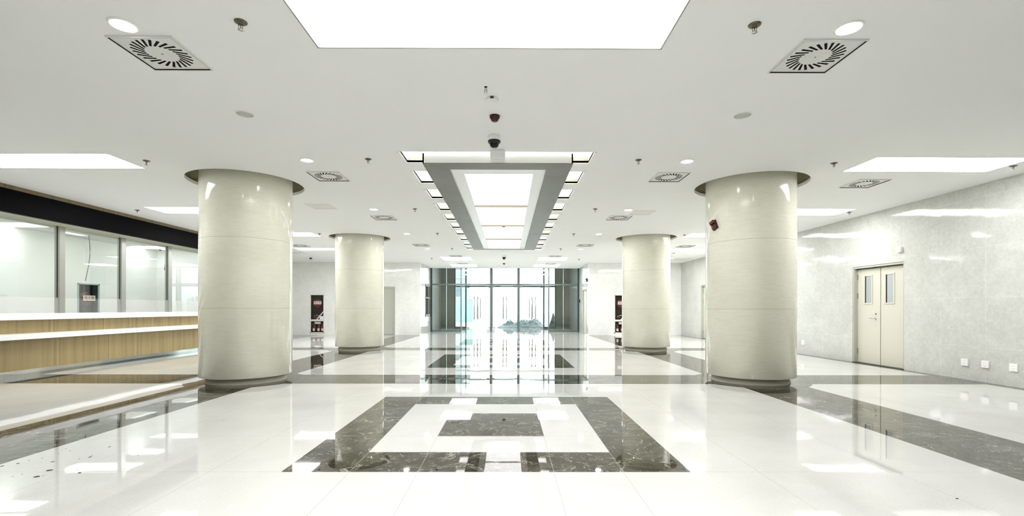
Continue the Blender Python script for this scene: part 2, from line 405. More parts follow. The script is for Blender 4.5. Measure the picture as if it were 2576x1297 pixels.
# ------------------------------------------------------------------ large structure
def wall(name, plane, c, inward, a0, a1, z0, z1, mt, holes=(), depth=0.15, side=None, label=None, cat='wall'):
    """plane 'x': wall at X=c running along Y; plane 'y': at Y=c running along X. inward = direction (+1/-1) the face looks."""
    A = sorted({a0, a1, *[h[0] for h in holes], *[h[1] for h in holes]}); Z = sorted({z0, z1, *[h[2] for h in holes], *[h[3] for h in holes]})
    b = MB(); bk = c - inward*depth
    P = (lambda a, z, d: (d, a, z)) if plane == 'x' else (lambda a, z, d: (a, d, z))
    for i in range(len(A)-1):
        for j in range(len(Z)-1):
            ca, cz = (A[i]+A[i+1])/2, (Z[j]+Z[j+1])/2
            if any(h[0] < ca < h[1] and h[2] < cz < h[3] for h in holes): continue
            for d in (c, bk):
                b.add([P(A[i], Z[j], d), P(A[i+1], Z[j], d), P(A[i+1], Z[j+1], d), P(A[i], Z[j+1], d)], [(0, 1, 2, 3)], mt)
    for h in list(holes) + [(a0, a1, z0, z1)]:
        sm = side or mt
        for q in ((h[0], h[2], h[1], h[2]), (h[1], h[2], h[1], h[3]), (h[1], h[3], h[0], h[3]), (h[0], h[3], h[0], h[2])):
            b.add([P(q[0], q[1], c), P(q[2], q[3], c), P(q[2], q[3], bk), P(q[0], q[1], bk)], [(0, 1, 2, 3)], sm)
    o = b.build(name); return tag(o, label, cat, kind='structure')

fl = MB().box(WL-0.2, 8.75, -3.2, 30.9, -0.12, 0.0, 'floor').build('floor')
tag(fl, 'polished cream stone floor with dark marble bands and nested squares', 'floor', kind='structure')

DOOR_R = (9.97, 11.47, 0.0, 2.33); DOOR_RF = (19.6, 20.55, 0.0, 2.35)
CAB_OFF = (12.62, 13.30, 0.08, 1.975)
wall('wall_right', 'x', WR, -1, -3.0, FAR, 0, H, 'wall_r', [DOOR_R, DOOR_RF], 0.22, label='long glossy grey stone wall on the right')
DOOR_LF = (-6.55, -5.575, 0.0, 2.378); CAB_L = (-9.748, -9.045, 0.07, 1.98); CAB_R = (5.20, 5.90, 0.08, 1.99)
wall('wall_far_left', 'y', FAR, -1, WL, -4.35, 0, H, 'wall_f', [DOOR_LF, CAB_L], 0.25, label='grey stone end wall left of the entrance')
wall('wall_far_right', 'y', FAR, -1, 3.942, WR, 0, H, 'wall_f', [CAB_R], 0.25, label='grey stone end wall right of the entrance')
WIN_L = (24.35, 25.86, 0.87, 2.56); DOOR_RR = (23.45, 24.70, 0.02, 2.31)
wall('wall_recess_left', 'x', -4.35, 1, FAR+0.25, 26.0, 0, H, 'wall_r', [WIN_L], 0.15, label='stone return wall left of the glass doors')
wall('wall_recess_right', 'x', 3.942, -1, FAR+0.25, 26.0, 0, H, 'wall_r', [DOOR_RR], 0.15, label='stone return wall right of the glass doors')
wall('wall_left', 'x', WL, 1, -3.0, FAR, 0, H, 'white_wall', [CAB_OFF], 0.25, label='white back wall of the office behind the counter')
wall('wall_back', 'y', -3.0, 1, WL, WR, 0, H, 'white_wall', label='plain white wall behind the viewpoint')
OFF_END = 15.45
wall('wall_office_end', 'y', OFF_END, -1, WL, -9.3, 0, H, 'white_wall', depth=0.12, label='white partition closing the far end of the office')

# ceiling with rectangular coffer opening, panel openings and four round column openings
COF = (-1.623, 1.286, 6.69, 17.75); HOLE_R = 0.946
PANELS = {  # rectangular openings: x0,x1,y0,y1
    'C0': (-1.654, 1.323, 1.02, 4.036),
    'L1': (-8.19, -5.86, 6.82, 7.55), 'L2': (-8.16, -5.86, 10.41, 11.14), 'L3': (-8.15, -5.87, 13.84, 14.63), 'L4': (-8.06, -5.86, 17.43, 18.12),
    'R1': (5.45, 7.83, 6.87, 7.61), 'R2': (5.45, 7.83, 10.42, 11.17), 'R3': (5.45, 7.83, 13.85, 14.63), 'R4': (5.45, 7.83, 17.43, 18.3),
    'S1': (-3.02, -1.65, 20.37, 21.8), 'S2': (-3.01, -1.65, 23.68, 25.05), 'S3': (1.31, 2.66, 20.44, 21.8), 'S4': (1.30, 2.66, 23.7, 25.12)}
def ceiling():
    b = MB(); rects = [COF] + list(PANELS.values())
    sq = [(cx-HOLE_R-0.03, cx+HOLE_R+0.03, cy-HOLE_R-0.03, cy+HOLE_R+0.03) for cx, cy in COLS]
    X = sorted({WL-0.2, 8.75, -4.35, 3.942, *[v for r in rects+sq for v in r[:2]]}); Y = sorted({-3.2, FAR+0.3, 26.02, *[v for r in rects+sq for v in r[2:]]})
    for i in range(len(X)-1):
        for j in range(len(Y)-1):
            cx, cy = (X[i]+X[i+1])/2, (Y[j]+Y[j+1])/2
            if any(r[0] < cx < r[1] and r[2] < cy < r[3] for r in rects+sq): continue
            if cy > FAR+0.3 and not (-4.35 < cx < 3.942): continue
            b.add([(X[i], Y[j], H), (X[i+1], Y[j], H), (X[i+1], Y[j+1], H), (X[i], Y[j+1], H)], [(0, 1, 2, 3)], 'ceiling')
    for (cx, cy), q in zip(COLS, sq):
        n = 96; vs = []
        hw = (q[1]-q[0])/2
        for k in range(n):
            a = 2*PI*k/n; ca, sa = math.cos(a), math.sin(a); f = hw/max(abs(ca), abs(sa))
            vs += [(cx+HOLE_R*ca, cy+HOLE_R*sa, H), (cx+f*ca, cy+f*sa, H)]
        b.add(vs, [(2*k, 2*k+1, (2*k+3) % (2*n), (2*k+2) % (2*n)) for k in range(n)], 'ceiling')
        b.lathe([(HOLE_R, H), (HOLE_R, H+0.055)], 'ceiling', n, (cx, cy, 0), caps=False)
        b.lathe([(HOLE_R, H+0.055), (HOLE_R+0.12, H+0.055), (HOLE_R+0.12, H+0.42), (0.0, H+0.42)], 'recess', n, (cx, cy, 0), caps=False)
    for r in PANELS.values():
        for p, q in (((r[0], r[2]), (r[1], r[2])), ((r[1], r[2]), (r[1], r[3])), ((r[1], r[3]), (r[0], r[3])), ((r[0], r[3]), (r[0], r[2]))):
            b.add([(*p, H), (*q, H), (*q, H+0.05), (*p, H+0.05)], [(0, 1, 2, 3)], 'ceiling')
    o = b.build('ceiling'); o.data.polygons.foreach_set('use_smooth', [False]*len(o.data.polygons))
    return tag(o, 'flat white painted ceiling with round openings around the columns', 'ceiling', kind='structure')
ceiling()
# ceiling slab above the ceiling
rs = MB().box(WL-0.25, 8.75, -3.25, 26.05, H+0.5, H+0.6, 'recess').build('ceiling'); tag(rs, 'structural slab above the ceiling', 'ceiling', kind='structure')

# coffer: ribs, ledges and recessed cells
CELLS = [(6.69, 7.18, 7.42), (7.64, 8.35, 8.60), (8.81, 9.51, 9.76), (9.97, 10.67, 10.92), (11.13, 11.83, 12.08), (12.30, 13.0, 13.25),
         (13.46, 14.16, 14.41), (14.62, 15.32, 15.57), (15.78, 16.48, 16.73), (16.92, 17.45, 17.75)]
def coffer():
    b = MB(); xo0, xo1 = COF[0], COF[1]; xi0, xi1 = -1.563, 1.226; zt = H+0.086
    for k, (a, wy, le) in enumerate(CELLS):
        nxt = CELLS[k+1][0] if k+1 < len(CELLS) else le
        # far wall, near wall, side walls of the recess
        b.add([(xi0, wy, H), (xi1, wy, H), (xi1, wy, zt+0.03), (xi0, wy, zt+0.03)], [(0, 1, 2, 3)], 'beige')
        b.add([(xi0, a, H), (xi1, a, H), (xi1, a, zt+0.03), (xi0, a, zt+0.03)], [(0, 1, 2, 3)], 'trim')
        for xx in (xi0, xi1): b.add([(xx, a, H), (xx, wy, H), (xx, wy, zt+0.03), (xx, a, zt+0.03)], [(0, 1, 2, 3)], 'trim')
        # stepped trim round the cell
        b.box(xo0, xo1, wy, le, H-0.006, H+0.03, 'trim')
        b.box(xo0, xi0, a, wy, H-0.006, H+0.03, 'trim'); b.box(xi1, xo1, a, wy, H-0.006, H+0.03, 'trim')
        b.box(xo0+0.02, xi0-0.012, a, wy, H-0.014, H-0.006, 'trim'); b.box(xi1+0.012, xo1-0.02, a, wy, H-0.014, H-0.006, 'trim')
        if nxt > le: b.box(xo0, xo1, le, nxt, H, H+0.03, 'ceiling')
    o = b.build('trim_1'); return tag(o, 'white stepped coffer trim and ribs around the long light opening', 'coffer trim', kind='structure')
coffer()
ORD = ['nearest the camera', 'second from the camera', 'third from the camera', 'fourth from the camera', 'fifth from the camera', 'sixth from the camera', 'seventh from the camera', 'eighth from the camera', 'ninth from the camera', 'farthest from the camera']
for k, (a, wy, le) in enumerate(CELLS):
    o = MB().box(-1.56, 1.223, a+0.003, wy-0.003, H+0.086, H+0.10, 'coffer').build('coffer_light')
    tag(o, 'bright coffer light cell beside the grey ceiling frame, %s' % ORD[k], 'light', 'light panels in the coffer cells')

# suspended frame under the coffer
def susp_frame():
    t = thing('suspended_ceiling_frame', 'long grey-bordered ceiling frame with four white lit panels hanging over the hall centre', 'ceiling frame', (-0.16, 6.75, 3.40))
    ox, oy, oz = -0.16, 6.75, 3.40
    def L(name, x0, x1, y0, y1, z0, z1, mt, parent=t, bev=0.0):
        return bx(name, parent, x0-ox, x1-ox, y0-oy, y1-oy, z0-oz, z1-oz, mt, bev)
    X0, X1, Y0, Y1 = -1.251, 0.933, 6.75, 16.68; I0, I1, J0, J1 = -0.895, 0.569, 7.046, 16.42
    b = MB()
    for (x0, x1, y0, y1) in ((X0, X1, Y0, J0), (X0, X1, J1, Y1), (X0, I0, J0, J1), (I1, X1, J0, J1)):
        b.box(x0-ox, x1-ox, y0-oy, y1-oy, 0.0, 0.008, 'greywood')
    b.build('border_panel', t)['label'] = 'grey wood-grain border panels'
    b = MB()
    for (x0, x1, y0, y1) in ((X0, X1, Y0, Y0+0.02), (X0, X1, Y1-0.02, Y1), (X0, X0+0.02, Y0, Y1), (X1-0.02, X1, Y0, Y1)):
        b.box(x0-ox, x1-ox, y0-oy, y1-oy, 0.008, 0.148, 'trim')
    b.build('fascia', t)
    b = MB()
    A0, A1, B0, B1 = -0.70, 0.385, 7.36, 16.40
    for (x0, x1, y0, y1) in ((I0-.02, I1+.02, J0-.02, B0), (I0-.02, I1+.02, B1, J1+.02), (I0-.02, A0, B0, B1), (A1, I1+.02, B0, B1)):
        b.box(x0-ox, x1-ox, y0-oy, y1-oy, 0.024, 0.034, 'trim')
    b.build('inner_tray', t)['label'] = 'white recessed inner tray'
    ys = [B0, 9.66, 11.95, 14.26, B1]
    for k in range(4):
        L('light_diffuser', A0, A1, ys[k]+0.012, ys[k+1]-0.012, 3.438, 3.448, 'coffer')
    for k in (1, 2, 3): L('divider_bar', A0, A1, ys[k]-0.025, ys[k]+0.025, 3.405, 3.45, 'bronze')
    return t
susp_frame()

# bulkhead above the office glazing
tag(MB().box(-9.20, -9.14, 0.5, OFF_END, 3.472, H, 'wood_dk').build('trim_2'), 'narrow brown wooden strip above the black fascia, under the ceiling', 'trim', kind='structure')
tag(MB().box(-9.22, -9.13, 0.5, OFF_END, 3.045, 3.472, 'black').build('trim_3'), 'deep black fascia band over the counter', 'fascia', kind='structure')
b = MB().box(-9.93, -9.22, 0.5, OFF_END, 3.045, 3.085, 'soffit').box(-9.93, -9.90, 0.5, OFF_END, 3.085, H, 'white_wall')
b.box(-9.53, -9.515, 0.5, OFF_END, 3.040, 3.045, 'recess')
tag(b.build('trim_4'), 'olive grey soffit behind the black fascia', 'soffit', kind='structure')
tag(MB().box(WL+0.005, -9.93, -2.9, OFF_END, 3.20, 3.24, 'white_wall').build('ceiling'), 'lower white ceiling inside the office', 'ceiling', kind='structure')
tag(MB().box(-9.93, -9.90, -2.9, 0.5, 0, H-0.005, 'white_wall').build('wall_office_side'), 'white office side wall beyond the frame', 'wall', kind='structure')
tag(MB().box(-9.93, -9.10, OFF_END, OFF_END+0.1, 0, H-0.005, 'wall_f').build('wall_office_return'), 'end of the office front behind the left column', 'wall', kind='structure')

# office glazing
wn = thing('window_1', 'tall office glazing with steel mullions above the white counter', 'window', (-9.65, 0.5, 1.19), kind='structure')
mull_y = [10.05 + 1.60*k for k in range(-5, 4)]
for y in mull_y:
    ox, oy, oz = -9.65, 0.5, 1.19
    b = MB(); yy = y - 0.062 - oy
    b.box(0.05, 0.055, yy+0.0, yy+0.124, 0, 3.045-oz, 'steel')      # front flange
    b.box(-0.06, 0.05, yy+0.002, yy+0.122, 0, 3.045-oz, 'steel')
    b.box(-0.012, 0.012, yy-0.004, yy+0.002, 1.52-oz, 3.045-oz, 'steel_dk')
    b.build('mullion', wn)
edges = [0.5] + mull_y + [OFF_END]
for k in range(len(edges)-1):
    y0 = edges[k]+0.064-0.5; y1 = edges[k+1]-0.064-0.5
    if y1-y0 < 0.05: continue
    bx('upper_pane', wn, -0.006, 0.006, y0, y1, 1.515-1.19, 3.045-1.19, 'glass_off')
    bx('lower_pane', wn, 0.012, 0.024, y0, y1, 0.0, 1.512-1.19, 'glass_film')

# reception counter
ct = thing('reception_counter', 'long oak-fronted reception counter with two white ledges', 'counter', (-9.25, 0.5, 0))
LEN = OFF_END-0.5
bx('toe_kick', ct, -0.62, -0.12, 0, LEN, 0, 0.115, 'kick')['label'] = 'polished steel toe kick'
bx('lower_front', ct, -0.60, 0.0, 0, LEN, 0.115, 0.705, 'wood')
bx('shelf_ledge', ct, -0.45, 0.20, 0, LEN, 0.705, 0.808, 'counter', 0.006)['label'] = 'lower white ledge'
bx('upper_front', ct, -0.60, -0.12, 0, LEN, 0.808, 1.068, 'wood')
bx('worktop', ct, -0.70, 0.05, 0, LEN, 1.068, 1.19, 'counter', 0.006)['label'] = 'upper white ledge'

# ------------------------------------------------------------------ columns
def column(cx, cy, label):
    t = thing('round_column', label, 'column', (cx, cy, 0), group='round marble columns')
    MB().lathe([(COL_R-0.004, 0.112), (COL_R, 0.118), (COL_R, H+0.40)], 'column', 128, caps=False).lathe([(0.60, 0.112), (COL_R-0.004, 0.112)], 'column', 128, caps=False).build('shaft', t)
    MB().lathe([(0.655, 0.0), (0.655, 0.02), (0.64, 0.025), (0.64, 0.114)], 'soffit', 96).build('recessed_base', t)['label'] = 'dark recessed base ring'
    return t
for (cx, cy), lb in zip(COLS, ['large cream marble column beside the reception counter, nearer of the left pair',
                               'large cream marble column carrying a red alarm, nearer of the right pair',
                               'smaller-looking cream marble column at back left, before the grey-green door',
                               'smaller-looking cream marble column at back right, before the hydrant cabinet']):
    column(cx, cy, lb)

# ------------------------------------------------------------------ ceiling lights
def panel_light(key, label, group):
    x0, x1, y0, y1 = PANELS[key]; cx, cy = (x0+x1)/2, (y0+y1)/2
    t = thing('ceiling_light_panel', label, 'ceiling light', (cx, cy, H), group=group)
    hx, hy = (x1-x0)/2, (y1-y0)/2; b = MB()
    for q in ((-hx, hx, -hy, -hy+0.012), (-hx, hx, hy-0.012, hy), (-hx, -hx+0.012, -hy, hy), (hx-0.012, hx, -hy, hy)): b.box(*q, -0.001, 0.02, 'steel')
    b.build('frame', t)
    bx('diffuser', t, -hx+0.012, hx-0.012, -hy+0.012, hy-0.012, 0.008, 0.016, 'bigpanel' if key == 'C0' else 'entrypanel' if key[0] == 'S' else 'rearpanel' if key[1] == '4' else 'panel')
panel_light('C0', 'very large bright light panel filling the top centre of the view', 'large ceiling light panels')
for k in range(4):
    panel_light('L%d' % (k+1), 'long rectangular ceiling light over the counter side, left row, %s' % ORD[k], 'long ceiling light panels')
for k in range(4):
    panel_light('R%d' % (k+1), 'long rectangular ceiling light beside the right stone wall, right row, %s' % ORD[k], 'long ceiling light panels')
panel_light('S1', 'small ceiling light before the entrance, left, nearer one', 'small ceiling light panels by the entrance')
panel_light('S2', 'small ceiling light left of centre, right at the glass entrance', 'small ceiling light panels by the entrance')
panel_light('S3', 'small ceiling light before the entrance, right, nearer one', 'small ceiling light panels by the entrance')
panel_light('S4', 'small ceiling light right of centre, right at the glass entrance', 'small ceiling light panels by the entrance')
tag(MB().box(-10.08, -9.95, 1.0, 15.0, 3.18, 3.199, 'entrypanel').build('linear_light'), 'long slim light on the office ceiling close behind the soffit', 'ceiling light')  # unseen glowing strip, added to brighten the office interior
for k, y in enumerate((7.0, 10.7, 14.62)):  # the nearest panel is an added one, out of view
    o = MB().box(-11.60, -10.78, y-0.25, y+0.25, 3.188, 3.199, 'officepanel').build('office_light_panel')
    tag(o, 'white light panel on the office ceiling behind the glass, %s of three' % ('nearest', 'middle', 'farthest')[k], 'ceiling light', 'light panels in the office')

# round downlights
def downlight(loc, label, lens):
    t = thing('downlight', label, 'downlight', loc, group='round downlights')
    MB().lathe([(0.082, -0.001), (0.082, -0.010), (0.094, -0.012), (0.104, -0.006), (0.106, 0.0)], 'white', 48, caps=False).build('trim_ring', t)
    MB().lathe([(0.083, -0.004), (0.07, -0.007), (0.0, -0.008)], lens, 48, caps=False).build('lens', t)
    return t
DLY = [3.712, 7.082, 10.58, 14.04, 17.55]
first = None
for sx, X, words in ((-1, -3.065, 'left'), (1, 2.717, 'right')):
    for k, y in enumerate(DLY):
        lb = 'lit round downlight in the %s row between the columns, %s' % (words, ORD[k])
        if first is None: first = downlight((X, y, H), lb, 'lamp')
        else: dup(first, (X, y, H), 0, lb)
dup(first, (-7.6, 20.66, H), 0, 'lit round downlight hidden behind the back left column')  # extra hidden lamp, added to brighten the end wall
dup(first, (7.25, 20.66, H), 0, 'small lit round downlight in the far right corner of the ceiling')
def speaker(loc, label):
    t = thing('ceiling_speaker', label, 'speaker', loc, group='round ceiling speakers')
    MB().lathe([(0.090, -0.001), (0.090, -0.008), (0.103, -0.010), (0.109, 0.0)], 'white', 48, caps=False).build('trim_ring', t)
    b = MB().lathe([(0.091, -0.003), (0.05, -0.005), (0.0, -0.005)], 'speaker', 48, caps=False)
    for r in (0.03, 0.05, 0.07): b.lathe([(r, -0.0045), (r, -0.0075), (r+0.005, -0.0075), (r+0.005, -0.0045)], 'vent', 40, caps=False)
    b.build('grille', t); return t
sp = speaker((-3.062, 5.41, H), 'unlit round grey ceiling speaker, left of centre')
dup(sp, (2.715, 5.40, H), 0, 'unlit round grey ceiling speaker, right of centre')

# swirl air vents
def vent(loc, label, hand):
    t = thing('air_vent', label, 'air vent', loc, group='square swirl air vents'); h = 0.274
    b = MB()
    for q in ((-h, h, -h, -h+0.010), (-h, h, h-0.010, h), (-h, -h+0.010, -h+0.010, h-0.010), (h-0.010, h, -h+0.010, h-0.010)): b.box(*q, -0.016, 0.0, 'vent')
    b.build('frame', t, bevel=0.002)
    b = MB(); g = h-0.010
    for q in ((-g, g, -g, -g+0.005), (-g, g, g-0.005, g), (-g, -g+0.005, -g, g), (g-0.005, g, -g, g)): b.box(*q, -0.013, -0.001, 'hole')
    b.build('shadow_gap', t)
    g -= 0.005; b = MB().box(-g, g, -g, g, -0.006, -0.001, 'vent')
    for k in range(24):
        a = 2*PI*(k+0.5)/24; tw = hand*math.radians(27)
        pc = Vector((math.cos(a), math.sin(a), 0))*0.174; dr = Vector((math.cos(a+tw), math.sin(a+tw), 0)); nn = Vector((-dr.y, dr.x, 0))
        p0 = pc-dr*0.056; p1 = pc+dr*0.056; w0 = 0.0085; w1 = 0.0115; zz = Vector((0, 0, -0.0066))
        b.add([p0-nn*w0+zz, p1-nn*w1+zz, p1+nn*w1+zz, p0+nn*w0+zz], [(0, 1, 2, 3)], 'hole')
    b.lathe([(0.006, -0.0062), (0.006, -0.009)], 'bronze', 12)
    b.build('swirl_plate', t)
    return t
v0 = vent((-3.065, 4.13, H), 'square swirl air vent beside the near left downlight, largest on the left', 1)
v1 = vent((2.73, 4.14, H), 'square swirl air vent beside the near right downlight, largest on the right', -1)
for x, y, lb in [(-3.07, 7.95, 'square swirl air vent between the near left column and the grey ceiling frame'),
                 (2.73, 7.94, 'square swirl air vent between the near right column and the grey ceiling frame'),
                 (6.36, 8.31, 'square swirl air vent right of the near right column, under the long light'),
                 (-3.087, 11.53, 'square swirl air vent, third of the left row beside the grey frame'),
                 (2.723, 11.49, 'square swirl air vent, third of the right row beside the grey frame'),
                 (-3.09, 16.5, 'small-looking swirl air vent, fourth of the left row beside the grey frame'),
                 (2.706, 16.46, 'small-looking swirl air vent, fourth of the right row beside the grey frame'),
                 (-7.466, 16.73, 'swirl air vent seen between the two left columns'),
                 (6.332, 16.66, 'swirl air vent seen between the two right columns'),
                 (-2.25, 19.93, 'swirl air vent just before the small left entrance ceiling light'),
                 (1.98, 19.98, 'swirl air vent just before the small right entrance ceiling light'),
                 (-2.27, 23.32, 'farthest swirl air vent on the left, at the glass entrance'),
                 (2.09, 23.36, 'farthest swirl air vent on the right, at the glass entrance')]:
    dup(v0 if x < 0 else v1, (x, y, H), 0, lb)

# slotted access panels
def access(loc, label, s=0.5, s2=0.5):
    t = thing('access_panel', label, 'ceiling panel', loc, group='slotted ceiling access panels')
    b = MB().box(-s/2, s/2, -s2/2, s2/2, -0.006, 0.0, 'vent')
    for k in range(13):
        x = -s/2+0.04+k*(s-0.08)/12; b.box(x-0.008, x+0.008, s2/2-0.05, s2/2-0.035, -0.0068, -0.0062, 'hole')
    b.build('slotted_face', t)
    b = MB()
    for q in ((-s/2-0.01, s/2+0.01, -s2/2-0.01, -s2/2), (-s/2-0.01, s/2+0.01, s2/2, s2/2+0.01), (-s/2-0.01, -s/2, -s2/2, s2/2), (s/2, s/2+0.01, -s2/2, s2/2)): b.box(*q, -0.003, 0.0, 'alu')
    b.build('edge_frame', t)
    return t
access((-4.15, 10.32, H), 'faint square access panel with a row of slots, left of the frame')
access((3.13, 10.9, H), 'faint square access panel with a row of slots, right of the frame')
access((-8.75, 18.9, H), 'pale access panel in the ceiling beyond the near left column', 0.9, 0.8)
access((7.75, 21.1, H), 'pale access panel in the ceiling at the far right corner', 0.9, 0.9)

# sprinklers
def sprinkler(loc, label):
    t = thing('sprinkler', label, 'sprinkler', loc, group='ceiling sprinklers')
    MB().lathe([(0.0, -0.001), (0.048, -0.001), (0.047, -0.006), (0.034, -0.012), (0.018, -0.008), (0.016, -0.018), (0.0, -0.018)], 'bronze', 32, caps=False).build('escutcheon', t)
    b = MB()
    for s in (-1, 1): b.tube([(s*0.010, 0, -0.016), (s*0.017, 0, -0.032), (s*0.014, 0, -0.048), (s*0.004, 0, -0.060)], 0.0028, 'bronze', 6)
    b.tube([(0, 0, -0.016), (0, 0, -0.060)], 0.0035, 'bronze', 6); b.build('frame_arms', t)
    b = MB().lathe([(0.0, -0.060), (0.020, -0.061), (0.020, -0.0635), (0.0, -0.0645)], 'chrome', 16, caps=False)
    for k in range(12):
        a = 2*PI*k/12; b.box(0.019*math.cos(a)-0.0025, 0.019*math.cos(a)+0.0025, 0.019*math.sin(a)-0.0025, 0.019*math.sin(a)+0.0025, -0.0635, -0.061, 'chrome')
    b.build('deflector', t); return t
SPR = [(-2.11, 3.67, 'near pendent sprinkler left of the very large light panel'), (1.945, 3.68, 'near pendent sprinkler right of the very large light panel'),
       (-5.54, 7.14, 'pendent sprinkler beside the near long light on the left'), (-2.12, 7.03, 'pendent sprinkler left of the front of the grey frame'),
       (1.96, 7.03, 'pendent sprinkler right of the front of the grey frame'), (5.015, 7.16, 'pendent sprinkler beside the near long light on the right'),
       (7.91, 7.27, 'pendent sprinkler close to the right wall, nearest one'), (-8.54, 10.74, 'pendent sprinkler near the black fascia over the counter'),
       (-2.12, 10.53, 'pendent sprinkler left of the middle of the grey frame'), (1.95, 10.49, 'pendent sprinkler right of the middle of the grey frame'),
       (7.90, 10.77, 'pendent sprinkler close to the right wall, second one'), (-5.70, 14.05, 'pendent sprinkler just left of the back left column'),
       (-2.134, 13.95, 'pendent sprinkler left of the grey frame, third along'), (1.956, 14.0, 'pendent sprinkler right of the grey frame, third along'),
       (5.34, 14.12, 'pendent sprinkler just right of the back right column'), (-2.12, 17.45, 'pendent sprinkler at the far left end of the grey frame'),
       (1.95, 17.45, 'pendent sprinkler at the far right end of the grey frame'), (-3.45, 20.87, 'tiny pendent sprinkler left of the small entrance ceiling light'),
       (3.19, 21.08, 'tiny pendent sprinkler right of the small entrance ceiling light')]
s0 = sprinkler((SPR[0][0], SPR[0][1], H), SPR[0][2])
for x, y, lb in SPR[1:]: dup(s0, (x, y, H), random.uniform(-.5, .5), lb)
t = dup(s0, (-0.13, 11.95, 3.404), 0.3, 'sprinkler at a divider bar of the hanging light frame')

# detectors and cameras along the centre line
def smoke(loc, label):
    t = thing('smoke_detector', label, 'smoke detector', loc, group='white smoke detectors')
    MB().lathe([(0.060, 0.0), (0.066, -0.004), (0.068, -0.028), (0.062, -0.034), (0.044, -0.036), (0.042, -0.046), (0.034, -0.052), (0.0, -0.053)], 'white', 40, caps=False).build('housing', t)
    bx('red_tab', t, -0.018, 0.018, -0.072, -0.060, -0.024, -0.004, 'red')['label'] = 'dark red square tab'
    return t
sm = smoke((-0.18, 5.0, H), 'white round smoke detector on the ceiling before the red one')
dup(sm, (6.69, 18.9, H), 0, 'small-looking white smoke detector right of the back right column')
def redhead(loc, label):
    t = thing('heat_detector', label, 'detector', loc, group='dark red ceiling detectors')
    MB().lathe([(0.050, 0.0), (0.060, -0.002), (0.060, -0.022), (0.052, -0.034), (0.048, -0.040), (0.040, -0.056), (0.034, -0.064), (0.018, -0.068), (0.0, -0.068)], 'red', 32, caps=False).build('dome', t)
    MB().lathe([(0.056, 0.0), (0.056, -0.003)], 'white', 32).build('base_ring', t)
    return t
rh = redhead((-0.165, 5.44, H), 'dark red dome detector between smoke detector and dome camera')
dup(rh, (-0.228, 23.1, H), 0, 'tiny dark red dome detector above the glass entrance')
dup(rh, (-8.83, 20.8, H), 0, 'tiny dark red dome detector above the far left hydrant cabinet')
dup(rh, (-11.15, 14.95, 3.20), 0, 'small dark red detector on the office ceiling behind the glass')
def dome_cam(loc, label):
    t = thing('dome_camera', label, 'camera', loc, group='dome security cameras')
    MB().lathe([(0.078, 0.0), (0.083, -0.003), (0.083, -0.060), (0.080, -0.066)], 'white', 40).build('mount', t)
    MB().lathe([(0.082, -0.064), (0.084, -0.072), (0.078, -0.088), (0.060, -0.096)], 'blackp', 40).build('black_collar', t)
    MB().lathe([(0.062, -0.094), (0.060, -0.115), (0.052, -0.136), (0.034, -0.150), (0.0, -0.154)], 'dome', 40, caps=False).build('dome', t)
    return t
dc = dome_cam((-0.19, 6.08, H), 'large-looking dome camera with black collar before the grey ceiling frame')
dup(dc, (-0.196, 19.87, H), 0, 'small-looking dome camera beyond the far end of the grey frame')
jb = thing('junction_cover', 'white rounded box on the ceiling touching the front of the grey frame', 'junction box', (-0.157, 6.66, H))
MB().box(-0.108, 0.108, -0.075, 0.08, -0.135, 0.0, 'white').build('cover', jb, bevel=0.02, seg=4)
MB().box(-0.09, 0.09, -0.06, 0.065, -0.142, -0.134, 'vent').build('base_plate', jb, bevel=0.003)
wl = thing('loose_wires', 'two short black wires hanging from a ceiling hole', 'wires', (-0.235, 4.73, H))
MB().lathe([(0.016, -0.0015), (0.0, -0.002)], 'hole', 20, caps=False).build('ceiling_hole', wl)
for s in (-1, 1): MB().tube([(s*0.004, 0, 0.0), (s*0.010, 0.004, -0.03), (s*0.012, 0, -0.062)], 0.0024, 'blackp', 6).tube([(s*0.012, 0, -0.062), (s*0.011, 0, -0.082)], 0.0012, 'chrome', 6).build('wire', wl)

# ------------------------------------------------------------------ wall devices
al = thing('alarm_sounder', 'dark red alarm box tilted on the near right column', 'alarm', (3.695, 8.319, 2.798))
nrm = Vector((3.695-4.414, 8.319-8.518, 0)).normalized(); tx = Vector((0, 0, 1)).cross(nrm)
R3 = Matrix((tx, Vector((0, 0, 1)), nrm)).transposed() @ Matrix.Rotation(math.radians(24), 3, 'Z')
al.rotation_euler = R3.to_euler()
MB().box(-0.055, 0.055, -0.085, 0.085, -0.012, 0.02, 'red').build('back_plate', al, bevel=0.006)
MB().box(-0.052, 0.052, 0.012, 0.082, 0.018, 0.075, 'red2').build('strobe', al, bevel=0.014, seg=3)
MB().box(-0.05, 0.05, -0.082, 0.004, 0.018, 0.050, 'red').lathe([(0.03, 0.05), (0.026, 0.058), (0.012, 0.06), (0.0, 0.06)], 'red2', 24, (0, -0.038, 0), caps=False).build('horn', al, bevel=0.006)
a2 = dup(al, (3.935, 23.3, 2.73), 0, 'tiny dark red alarm box on the wall right of the entrance')
al['group'] = a2['group'] = 'red alarm boxes'
a2.rotation_euler = (Matrix(((0, 0, -1), (-1, 0, 0), (0, 1, 0))) @ Matrix.Rotation(math.radians(12), 3, 'Z')).to_euler()

